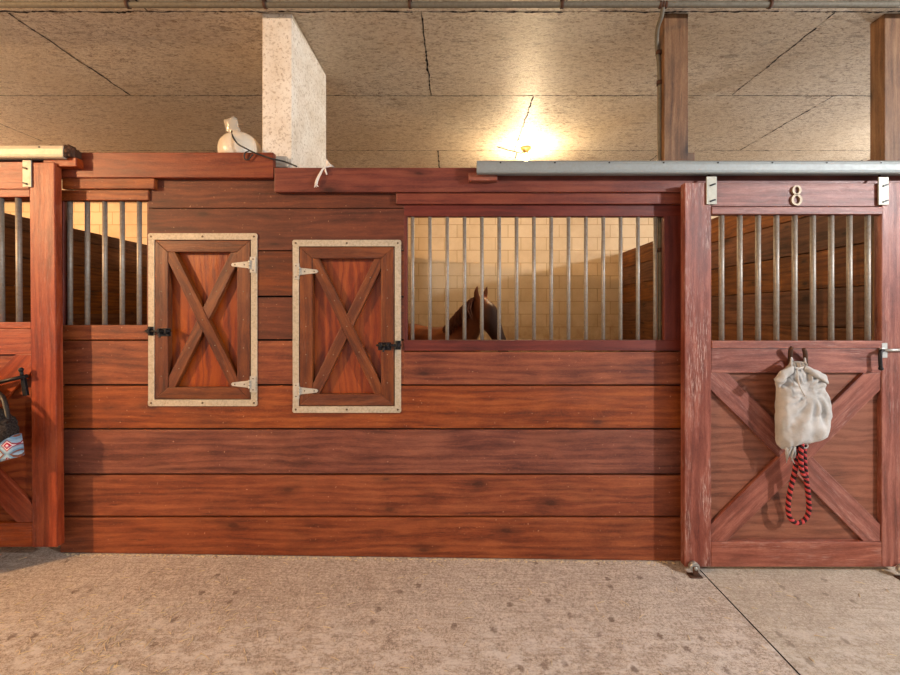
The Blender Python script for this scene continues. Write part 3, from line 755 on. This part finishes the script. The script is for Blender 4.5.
# ------------------------------------------------------------------ conduit under the ceiling
yc = -.055; zc = CZ-.022
t = thing('conduit', (0, yc, zc), 'thin metal conduit along the ceiling with a branch down the timber post', 'conduit')
b = NB(); tube(b, [(XL+.05, yc, zc), (X(430, yc), yc, zc-.002), (X(662, yc), yc, zc), (XR-.05, yc, zc-.004)], .0155, 12); obj('pipe', b, M['conduit'], t)
for px in (128, 265, 410, 562, 770):
    b = NB(); x = X(px, yc); tube(b, [(x-.008, yc, zc), (x+.008, yc, zc)], .021, 12); box(b, x-.012, x+.012, yc-.02, yc+.02, zc+.012, CZ-.001, bev=.002, seg=1); obj('strap', b, M['rust'], t)
b = NB(); px = 661; yv = .07
for s in (-1, 0, 1): ell(b, (X(663, yc)+s*.016, yc, zc-.002), (.013, .02, .02), None, 10)
obj('junction', b, M['rust'], t)
b = NB()
dn = [Vector((X(663, yc), yc, zc-.01)), Vector((X(661.5, -.03), -.03, zc-.05)), Vector((X(657.6, .02), .02, zc-.085)), Vector((X(656.8, .075), .075, zc-.15)), Vector((X(658.5, .078), .078, Z(60, .078))), Vector((X(659.8, .08), .08, Z(84, .08))), Vector((X(659.8, .08), .08, Z(200, .08))), Vector((X(659.8, .08), .08, floor_z(1.2)+.01))]
tube(b, spline(dn[:5], 4)+dn[5:], .0115, 10); obj('branch_pipe', b, M['conduit'], t)
for py in (53, 83, 250):
    b = NB(); x = X(658.6 if py < 60 else 659.7, .079); z = Z(py, .079); tube(b, [(x, .079, z-.012), (x, .079, z+.012)], .018, 12); box(b, x, x+.03, .079, .083, z-.01, z+.01, bev=.001, seg=1); obj('strap', b, M['rust'], t)

# ------------------------------------------------------------------ stall lamp and its cable
lx, ly = X(526, 2.0), 2.0
t = thing('ceiling_lamp', (lx, ly, CZ), 'small lit bulb lamp on the ceiling behind the grey door track', 'lamp')
b = NB(); tube(b, [(lx, ly, CZ-.001), (lx, ly, CZ-.018), (lx, ly, CZ-.022), (lx, ly, CZ-.06), (lx, ly, CZ-.066)], [.055, .055, .03, .027, .02], 20); obj('lamp_holder', b, M['ceramic'], t)
b = NB(); ell(b, (lx, ly, CZ-.115), (.03, .03, .036), None, 20); tube(b, [(lx, ly, CZ-.064), (lx, ly, CZ-.09)], .017, 14); obj('bulb', b, M['bulb'], t, smooth=True)
b = NB()
q1, q2 = P(517, 152, 2.0), P(515.4, 158.5, 2.0)
tube(b, spline([(lx-.02, ly, CZ-.03), ((lx+q1.x)/2, ly, q1.z-.012), q1, P(508, 150, 1.99), (X(497, 1.97), 1.97, CZ-.004)], 5), .006, 8)
tube(b, [q1, q2], .008, 8)
obj('cable', b, M['wire'], t)

# ------------------------------------------------------------------ small things on top of the planks
yg = .10
c = P(240.5, 152.5, yg)
t = thing('plastic_globe', (c.x, c.y, Z(152.2, hy)-.02), 'milky white plastic globe with a crumpled clear neck, behind the topmost board', 'globe')
b = NB(); ell(b, c, (.122, .122, .118), None, 28)
for v in b.verts:
    q = v.co-c; v.co = c+q*(1+.03*noise.noise(q*9))
obj('shell', b, M['plastic'], t, smooth=True)
b = NB()
pts = spline([P(237.5, 136, yg-.02), P(235, 131, yg-.02), P(231.8, 125.5, yg-.02), P(229.8, 118.8, yg-.02)], 3)
tube(b, pts, [.028, .028, .027, .028, .034, .042, .046, .047, .045, .030], 14)
for v in b.verts:
    v.co.y = yg-.02+(v.co.y-yg+.02)*.35; v.co += noise.noise_vector(v.co*48)*.013
obj('neck', b, M['film'], t, smooth=True)
b = NB()
pts = spline([P(231.6, 131, .04), P(233, 137, -.01), P(238, 144, -.04), P(246, 148.5, -.05), P(254, 152.6, -.052), P(265, 156.6, -.046), P(272, 158.8, -.046), P(284, 161.5, -.02), P(297, 166.6, -.03)], 6)
tube(b, pts, .0045, 8)
loop = spline([P(254, 152.6, -.05), P(250, 150.8, -.05), P(245, 153, -.05), P(244.6, 158.4, -.05), P(248, 159.8, -.05), P(251, 156.5, -.05), P(253, 154, -.05)], 5)
tube(b, loop, .0038, 8)
tag(obj('loose_wire', b, M['wire'], origin=P(265, 156.6, -.046)), 'thin black wire looping over the planks from globe to pier', 'wire', kind='thing')
b = NB()
tube(b, spline([P(327, 161, .02), P(330, 165.5, -.02), P(325, 167.4, -.044), P(322.5, 170, -.052), P(318.5, 177, -.056), P(315.6, 184.5, -.054)], 4), [.004]*8+[.0045]*4+[.005, .006, .007, .0075, .008, .008, .0075, .007, .006], 8)
tube(b, spline([P(325, 167.4, -.046), P(325.6, 171, -.054), P(326.6, 174.6, -.05)], 3), .0045, 7)
for k in range(5):
    tube(b, [P(315.6, 183, -.054), P(314.5+k*.9, 186.6+rnd.uniform(-.6, .8), -.054+rnd.uniform(-.006, .004))], .0022, 6)
prism(b, [(X(326, .0), Z(167.4, .0)), (X(335, .0), Z(167.4, .0)), (X(329, .0), Z(163, .0)), (X(326.5, .0), Z(159, .0))], -.006, .006, bev=.001, seg=1)
for v in b.verts: v.co += noise.noise_vector(v.co*60)*.003
tag(obj('frayed_tie', b, M['string'], origin=P(325, 167.4, -.046)), 'frayed white tie hanging over the board below the concrete pier', 'tie', kind='thing')
b = NB(); pbox(b, 273.6, 287, 155.6, 166.8, .0, .03, bev=.006)
for v in b.verts: v.co += noise.noise_vector(v.co*24)*.006
tag(obj('plastic_wad', b, M['film'], origin=P(280, 167, .015)), 'crumpled grey plastic wad tucked in front of the concrete pier', 'plastic', kind='thing')

# ------------------------------------------------------------------ grey canvas bag and lead rope
yb = -.170
prof = [  # py, left px, right px, half depth (m), lift at right (px)
    (362, 792.6, 803.4, .020, 0), (366, 790.2, 806.6, .026, 0), (370, 786.6, 811.5, .034, 0), (375, 781.6, 818, .040, 0), (380, 778.0, 824.6, .043, 0),
    (385, 777.2, 826.0, .044, 0), (390, 778.2, 825.4, .046, 0), (397, 778.4, 828.2, .050, 0), (406, 778.0, 830.6, .053, 0), (416, 778.0, 829.8, .055, 0),
    (426, 777.8, 828.6, .056, -1), (434, 778.2, 827.4, .054, -3), (441, 778.8, 826.6, .048, -6), (446, 779.6, 825.6, .036, -9), (449, 782.5, 820, .018, -10)]
def refine(pr, k):
    out = []
    for p, q in zip(pr, pr[1:]): out += [tuple(a+(b_-a)*i/k for a, b_ in zip(p, q)) for i in range(k)]
    return out+[pr[-1]]
prof = refine(prof, 3)
b = NB(); N = 96; rings = []
for (py, l, r, hd, sl) in prof:
    ring_ = []
    cx, hw = (l+r)/2, (r-l)/2
    for k in range(N):
        a = 2*math.pi*k/N; ca, sa = math.cos(a), math.sin(a)
        px = cx+hw*(abs(ca)**.82)*(1 if ca >= 0 else -1)
        q = (px-l)/(r-l)
        pyy = py+sl*q
        yy = yb+.008-hd*(abs(sa)**.75)*(1 if sa >= 0 else -1)
        front = max(0, sa)
        v = (py-362)/87
        # gathers near the neck, creases radiating from the tie
        dx_, dy_ = px-803, pyy-389; rr_ = math.hypot(dx_, dy_); an = math.atan2(dy_, dx_)
        tri = abs(((an*2.1+.25*math.sin(rr_*.13)) % 1)*2-1)
        fold = (.010*math.sin(q*26+1)*max(0, 1-v*2.6)+.024*(tri**1.6-.4)*math.exp(-((rr_-18)/20)**2)+.009*(1-min(1, abs(dy_-.25*dx_-24)/3.5))*(q > .25)+.008*(1-min(1, abs(dy_+.5*dx_-30)/3.5))*(q < .8)+.006*math.sin((q*1.3+v)*9))*front
        yy += fold
        ring_.append(b.verts.new(Vector((X(px, yb), yy, Z(pyy, yb)))+noise.noise_vector(Vector((px*.09, py*.09, sa)))*.004))
    rings.append(ring_)
for i in range(len(rings)-1):
    for k in range(N): b.faces.new((rings[i][k], rings[i][(k+1) % N], rings[i+1][(k+1) % N], rings[i+1][k]))
b.faces.new(rings[0][::-1]); b.faces.new(rings[-1])
bmesh.ops.recalc_face_normals(b, faces=b.faces)
for v in b.verts:
    n_ = noise.noise(Vector((v.co.x*26, 3, v.co.z*15+v.co.x*16)))
    v.co.y -= .004*(1-abs(n_)*2.4)
bg = thing('canvas_bag', P(803, 449, yb), 'crumpled grey canvas bag hanging from the horseshoe on the numbered door', 'bag')
obj('body', b, M['canvas'], bg, smooth=True)
b = NB()    # two flared corners of the gathered mouth
for pts, rr in (([P(792, 368, yb-.03), P(785, 374, yb-.04), P(779.6, 381, yb-.038), P(778.6, 387, yb-.03)], (.016, .024, .026, .007)), ([P(805, 368, yb-.03), P(815, 373, yb-.04), P(823.6, 378, yb-.036), P(827.6, 383, yb-.03)], (.014, .021, .020, .006))):
    sp = spline(pts, 5); n = len(sp); rad = [rr[min(3, int(i/(n-1)*3))]*(1-(i/(n-1)*3) % 1)+rr[min(3, int(i/(n-1)*3)+1)]*((i/(n-1)*3) % 1) for i in range(n)]
    tube(b, sp, rad, 18)
for v in b.verts:
    v.co.y = yb-.03+(v.co.y-yb+.03)*.75; v.co += noise.noise_vector(v.co*32)*.010
obj('flap', b, M['canvas'], bg, smooth=True)
b = NB(); tube(b, spline([P(790.5, 366.4, yb-.02), P(797, 368.6, yb-.036), P(806.6, 366.6, yb-.02)], 5), .0065, 8); tube(b, spline([P(797, 368.6, yb-.04), P(799, 384, yb-.058), P(805, 396, yb-.066)], 5), .004, 8)
tube(b, [P(791, 366.2, yb-.02), P(791.4, 357.8, DY-.03), P(792.5, 361, DY-.012)], .005, 8); tube(b, [P(806, 366.4, yb-.02), P(804.8, 358.4, DY-.03), P(804, 361, DY-.012)], .005, 8)
obj('drawstring', b, M['canvas'], bg)
b = NB()    # loose corner tuft under the bag
for k in range(16):
    a = P(790+rnd.uniform(-5, 5), 447, yb+rnd.uniform(-.02, .02)); e = P(791+rnd.uniform(-6, 5), 457+rnd.uniform(-3, 7), yb+rnd.uniform(-.025, .02))
    tube(b, [a, (a+e)/2+Vector((rnd.uniform(-.01, .01), 0, 0)), e], [.006, .0045, .0015], 6)
obj('frayed_corner', b, M['canvas'], bg)
yr = -.165
b = NB()
path = spline([P(799, 443, yr), P(797.4, 455, yr-.004), P(795, 470, yr+.004), P(791.2, 486, yr+.012), P(788.6, 500, yr+.02), P(788.2, 511, yr+.024), P(791, 519.5, yr+.024), P(797.6, 523, yr+.022), P(804.8, 519.6, yr+.018), P(808.8, 511, yr+.012), P(808.4, 498, yr+.004), P(806.4, 480, yr-.004), P(804.6, 462, yr-.008), P(804, 443, yr-.006)], 8)
tube(b, path, .0118, 12)
tube(b, spline([P(802, 442, yr-.02), P(800.8, 455, yr-.024), P(801.6, 470, yr-.022), P(805.4, 478, yr-.018)], 8), .0115, 12)
lr = thing('lead_rope', P(797.6, 524, yr), 'red and black braided rope looped below the grey canvas bag', 'rope')
obj('rope', b, M['rope'], lr)
b = NB(); tube(b, [P(804.4, 437, yr-.02), P(805.6, 444, yr-.026)], .008, 10)
for k in range(12):
    a, c_ = 2*math.pi*k/12, 2*math.pi*(k+1)/12
    ce = P(805.6, 446, yr-.026); tube(b, [ce+Vector((.012*math.cos(a), 0, .012*math.sin(a))), ce+Vector((.012*math.cos(c_), 0, .012*math.sin(c_)))], .0035, 6)
obj('snap_clip', b, M['galv'], lr)

# ------------------------------------------------------------------ patterned pad hanging on the orange door
yp = -.205
t = thing('patterned_pad', P(-4, 463, yp), 'light blue and red patterned pad with charcoal fleece hanging on the orange-stained door', 'pad')
def pillow(b, poly, y, hd, seg=3):
    c = sum((Vector((p[0], 0, p[1])) for p in poly), Vector())/len(poly)
    layers = []
    for q in (-1, -.8, -.3, .3, .8, 1):
        s = 1-.10*abs(q)**3 if abs(q) < 1 else .84
        layers.append([b.verts.new((c.x+(p[0]-c.x)*s, y+hd*q, c.z+(p[1]-c.z)*s)) for p in poly])
    n = len(poly)
    for i in range(5):
        for k in range(n): b.faces.new((layers[i][k], layers[i][(k+1) % n], layers[i+1][(k+1) % n], layers[i+1][k]))
    b.faces.new(layers[0][::-1]); b.faces.new(layers[-1]); bmesh.ops.recalc_face_normals(b, faces=b.faces)
def px_poly(l, y): return [(X(a, y), Z(c_, y)) for a, c_ in l]
b = NB(); pillow(b, px_poly([(-42, 440), (-20, 436), (0, 436.5), (10, 435), (17, 434), (18.6, 442), (20.4, 456.5), (10, 459), (0, 462), (-20, 466), (-40, 470)], yp), yp, .035); obj('cloth', b, M['aztec'], t)
b = NB(); pillow(b, px_poly([(-38, 424), (-20, 410), (-4, 407), (4, 411), (9, 416), (14, 420), (16.5, 428), (16, 436), (8, 441), (0, 442), (-20, 444), (-38, 444)], yp), yp-.012, .04)
bmesh.ops.triangulate(b, faces=b.faces); bmesh.ops.subdivide_edges(b, edges=b.edges, cuts=5, use_grid_fill=True)
for v in b.verts: v.co += noise.noise_vector(v.co*45)*.007
obj('fleece', b, M['fleece'], t)
b = NB(); pillow(b, [(-3.12, .25), (-2.9, .18), (-2.66, .19), (-2.59, .35), (-2.585, .85), (-2.61, 1.05), (-2.7, 1.11), (-2.95, 1.12), (-3.1, 1.06)], -.275, .14); obj('shadow_caster', b, M['fleece'], t)  # unseen bulk added left of frame to shade the door and floor
b = NB()
tube(b, spline([P(-26, 410, yp), P(-22, 396, yp+.01), P(-12, 388, DY-.04), P(-4, 392, DY-.045), P(3, 398, yp+.02), P(7, 412, yp), P(8, 424, yp-.02)], 6), .012, 8)
tube(b, spline([P(-18, 380.8+6.2, DY-.055), P(-18, 400, yp), P(-16, 420, yp)], 5), .010, 8)
obj('strap', b, M['wire'], t)

# ------------------------------------------------------------------ floor guides of the numbered door
def guide(label, px, py):
    y = -.125; p = P(px, py, y); fz = floor_z(p.x)
    t = thing('door_guide', (p.x, y, fz), label, 'door guide', 'floor guides of the numbered door')
    b = NB(); prism(b, rect(p.x-.032, y-.03, p.x+.035, y+.014), fz, fz+.007, axis='z', bev=.001, seg=1); obj('base_plate', b, M['rust'], t)
    b = NB()
    box(b, p.x-.010, p.x+.018, y-.016, y-.010, fz+.006, fz+.055, bev=.002, seg=1)
    obj('bracket', b, M['rust'], t)
    b = NB(); tube(b, [(p.x+.004, y-.011, fz+.046), (p.x+.004, y+.014, fz+.046)], .026, 18); obj('roller', b, M['galv'], t)
    b = NB(); ell(b, (p.x+.004, y-.018, fz+.046), (.010, .005, .010)); obj('nut', b, M['galv'], t)
guide('small rusty roller guide on the floor at the numbered door, beside the plank wall', 693.5, 571)
guide('small metal roller guide on the floor at the cut-off edge of the numbered door', 902, 572)

# ------------------------------------------------------------------ loose straw and grit on the aisle floor
b = NB()
def onfloor(x, y, h): return Vector((x, y, floor_z(x)+h))
for k in range(520):
    if k < 200: x, y = rnd.uniform(-2.6, 2.6), -rnd.uniform(.02, .95)
    else: x, y = rnd.gauss(-1.55, .45), -abs(rnd.gauss(.62, .2))
    L, a = rnd.uniform(.008, .045), rnd.uniform(0, 6.28)
    d = Vector((math.cos(a), math.sin(a), 0))*L/2
    p = onfloor(x, y, .0025)
    if abs(x-JX) < .03: continue
    tube(b, [onfloor(x-d.x, y-d.y, .002), onfloor(x, y, .0035), onfloor(x+d.x, y+d.y, .002)], .0014, 5)
for k in range(500):
    x = rnd.uniform(X(66), X(683)); y = -abs(rnd.gauss(0, .014))-.004; r = rnd.uniform(.0015, .005)
    ell(b, onfloor(x, y, r*.4), (r*1.3, r, r*.6), None, 6)
tag(obj('straw_litter', b, M['straw']), 'loose straw bits and grit scattered over the concrete aisle floor', 'straw', kind='stuff')

# ------------------------------------------------------------------ the horse
def horse():
    t = thing('horse', (-.05, 1.75, floor_z(-.05)), 'brown horse with dark face standing in the stall behind the bars', 'horse')
    b = bmesh.new()
    def chain(keys, n=7):
        for (c0, r0), (c1, r1) in zip(keys, keys[1:]):
            c0, c1, r0, r1 = Vector(c0), Vector(c1), Vector(r0), Vector(r1)
            d = (c1-c0); rot = Matrix.Rotation(-math.atan2(d.z, d.x), 3, 'Y') if d.length else Matrix.Identity(3)
            for k in range(n+1):
                f = k/n; ell(b, c0.lerp(c1, f), r0.lerp(r1, f), rot, 14)
    # radii: along, across, up (in the chain's own direction)
    chain([((-1.08, 0, 1.10), (.10, .13, .15)), ((-.95, 0, 1.06), (.16, .23, .26)), ((-.72, 0, 1.04), (.2, .26, .28)), ((-.42, 0, 1.00), (.2, .26, .28)), ((-.12, 0, .99), (.2, .24, .30)), ((.02, 0, 1.01), (.18, .20, .30)), ((.2, 0, .98), (.14, .17, .25))])
    chain([((.02, 0, 1.10), (.12, .15, .22)), ((.18, 0, 1.24), (.10, .10, .18)), ((.33, 0, 1.39), (.09, .075, .14)), ((.43, 0, 1.49), (.07, .07, .105))])
    chain([((.43, 0, 1.505), (.07, .07, .085)), ((.50, 0, 1.42), (.08, .088, .115)), ((.56, 0, 1.335), (.07, .075, .095)), ((.64, 0, 1.22), (.06, .05, .068)), ((.69, 0, 1.14), (.055, .054, .062)), ((.71, 0, 1.105), (.04, .05, .055))])
    chain([((.53, 0, 1.31), (.05, .075, .06)), ((.50, 0, 1.37), (.06, .08, .07))])
    for s in (-1, 1):
        chain([((.10, s*.13, .92), (.13, .08, .10)), ((.12, s*.135, .66), (.075, .06, .07)), ((.12, s*.13, .46), (.045, .046, .05)), ((.115, s*.13, .40), (.04, .04, .05)), ((.11, s*.13, .20), (.03, .03, .032)), ((.12, s*.13, .13), (.034, .038, .04)), ((.145, s*.13, .06), (.03, .04, .035))])
        chain([((-.90, s*.13, .98), (.20, .10, .17)), ((-.80, s*.145, .76), (.14, .08, .12)), ((-.93, s*.13, .58), (.07, .055, .08)), ((-1.02, s*.125, .49), (.05, .045, .055)), ((-1.0, s*.125, .40), (.04, .038, .045)), ((-.97, s*.125, .20), (.032, .032, .034)), ((-.95, s*.125, .13), (.036, .04, .042)), ((-.925, s*.125, .06), (.03, .042, .036))])
        chain([((.415, s*.048, 1.56), (.022, .026, .03)), ((.42, s*.058, 1.61), (.016, .026, .028)), ((.432, s*.062, 1.65), (.010, .016, .018)), ((.438, s*.06, 1.68), (.005, .006, .008))], 5)
    me = bpy.data.meshes.new('tmp'); b.to_mesh(me); b.free()
    o = bpy.data.objects.new('tmp', me); link(o)
    m = o.modifiers.new('r', 'REMESH'); m.mode = 'VOXEL'; m.voxel_size = .013
    m = o.modifiers.new('s', 'SMOOTH'); m.factor = .6; m.iterations = 7
    me2 = bpy.data.meshes.new_from_object(o.evaluated_get(bpy.context.evaluated_depsgraph_get()))
    bpy.data.objects.remove(o); bpy.data.meshes.remove(me)
    for p in me2.polygons: p.use_smooth = True
    me2.name = 'body'; me2.materials.clear(); me2.materials.append(M['coat'])
    body = bpy.data.objects.new('body', me2); link(body, t); ORG[body.name] = Vector((0, 0, 0)); ORG[t.name] = Vector((0, 0, 0))
    for s in (-1, 1):
        for x in (.155, -.915):
            b = NB(); y = s*(.13 if x > 0 else .125)
            tube(b, [(x, y, 0), (x-.005, y, .03), (x-.012, y, .068)], [.056, .05, .041], 16); obj('hoof', b, M['hoof'], t)
        b = NB(); ell(b, (.525, s*.074, 1.405), (.018, .013, .018), None, 14); obj('eye', b, M['eye'], t, smooth=True)
        b = NB(); ell(b, (.705, s*.044, 1.125), (.012, .009, .016), None, 10); obj('nostril', b, M['eye'], t, smooth=True)
    b = NB(); r2 = random.Random(3)
    for k in range(170):
        f = r2.random(); base = Vector((.0, 0, 1.31)).lerp(Vector((.41, 0, 1.585)), f); base.z += .02*math.sin(f*3.14)-.012
        s = r2.uniform(-.006, .03); L = r2.uniform(.10, .2)
        tube(b, [base+Vector((0, s*.3, 0)), base+Vector((-.012, -s-.06, -.01)), base+Vector((-.01+r2.uniform(-.03, .03), -.085-s-.02*f, -L*.5)), base+Vector((r2.uniform(-.04, .03), -.10-.03*(1-f), -L))], [.012, .011, .009, .003], 6)
    obj('mane', b, M['hair'], t)
    b = NB()
    for k in range(26):
        tube(b, [(.42+r2.uniform(-.01, .02), r2.uniform(-.03, .03), 1.57), (.475, r2.uniform(-.04, .04), 1.545), (.53+r2.uniform(-.01, .01), r2.uniform(-.05, .05), 1.46+r2.uniform(-.04, .02))], [.009, .009, .003], 6)
    obj('forelock', b, M['hair'], t)
    b = NB()
    for k in range(90):
        a, q = r2.uniform(0, 6.28), r2.random()**.5*.045; L = r2.uniform(.5, .75)
        tube(b, [(-1.14, q*math.cos(a)*.5, 1.19), (-1.24, q*math.cos(a), 1.05+q*math.sin(a)*.5), (-1.25+q*math.sin(a), q*math.cos(a)*1.4, .8), (-1.22+q*math.sin(a), q*math.cos(a)*1.2, 1.1-L)], [.012, .012, .010, .003], 6)
    obj('tail', b, M['hair'], t)
    t.rotation_euler = (0, 0, R(-50))
    return t
horse()

# ------------------------------------------------------------------ light
def lamp(name, typ, loc, energy, color, **k):
    l = bpy.data.lights.new(name, typ); l.energy = energy; l.color = color
    for a, v in k.items():
        if a != 'aim': setattr(l, a, v)
    o = bpy.data.objects.new(name, l); link(o); o.location = loc
    if 'aim' in k: o.rotation_euler = (Vector(k['aim'])-Vector(loc)).to_track_quat('-Z', 'Y').to_euler()
    return o
lamp('aisle_lamp_warm', 'POINT', (-5.6, -3.0, 2.85), 1120, (1, .60, .29), shadow_soft_size=.06)
lamp('aisle_lamp_white', 'POINT', (5.2, -3.2, 2.95), 1080, (.97, .97, 1.0), shadow_soft_size=.08)
lamp('stall_bulb', 'POINT', (lx, ly, CZ-.24), 66, (1, .74, .44), shadow_soft_size=.04)
lamp('neighbour_stall_bulb', 'POINT', (-6.3, 2.4, 2.75), 150, (1, .60, .30), shadow_soft_size=.05)
lamp('ceiling_fill', 'POINT', (4.9, 1.3, 2.35), 125, (1, .93, .85), shadow_soft_size=.08)  # added fill with no known source, brightens the ceiling on the right
W = bpy.data.worlds.new('barn_daylight'); S.world = W; W.use_nodes = True
bgn = W.node_tree.nodes['Background']; bgn.inputs[0].default_value = (.86, .93, 1.0, 1); bgn.inputs[1].default_value = .52

S.view_settings.view_transform = 'Standard'; S.view_settings.look = 'None'; S.view_settings.gamma = 1; S.view_settings.exposure = 0
S.view_settings.use_curve_mapping = False
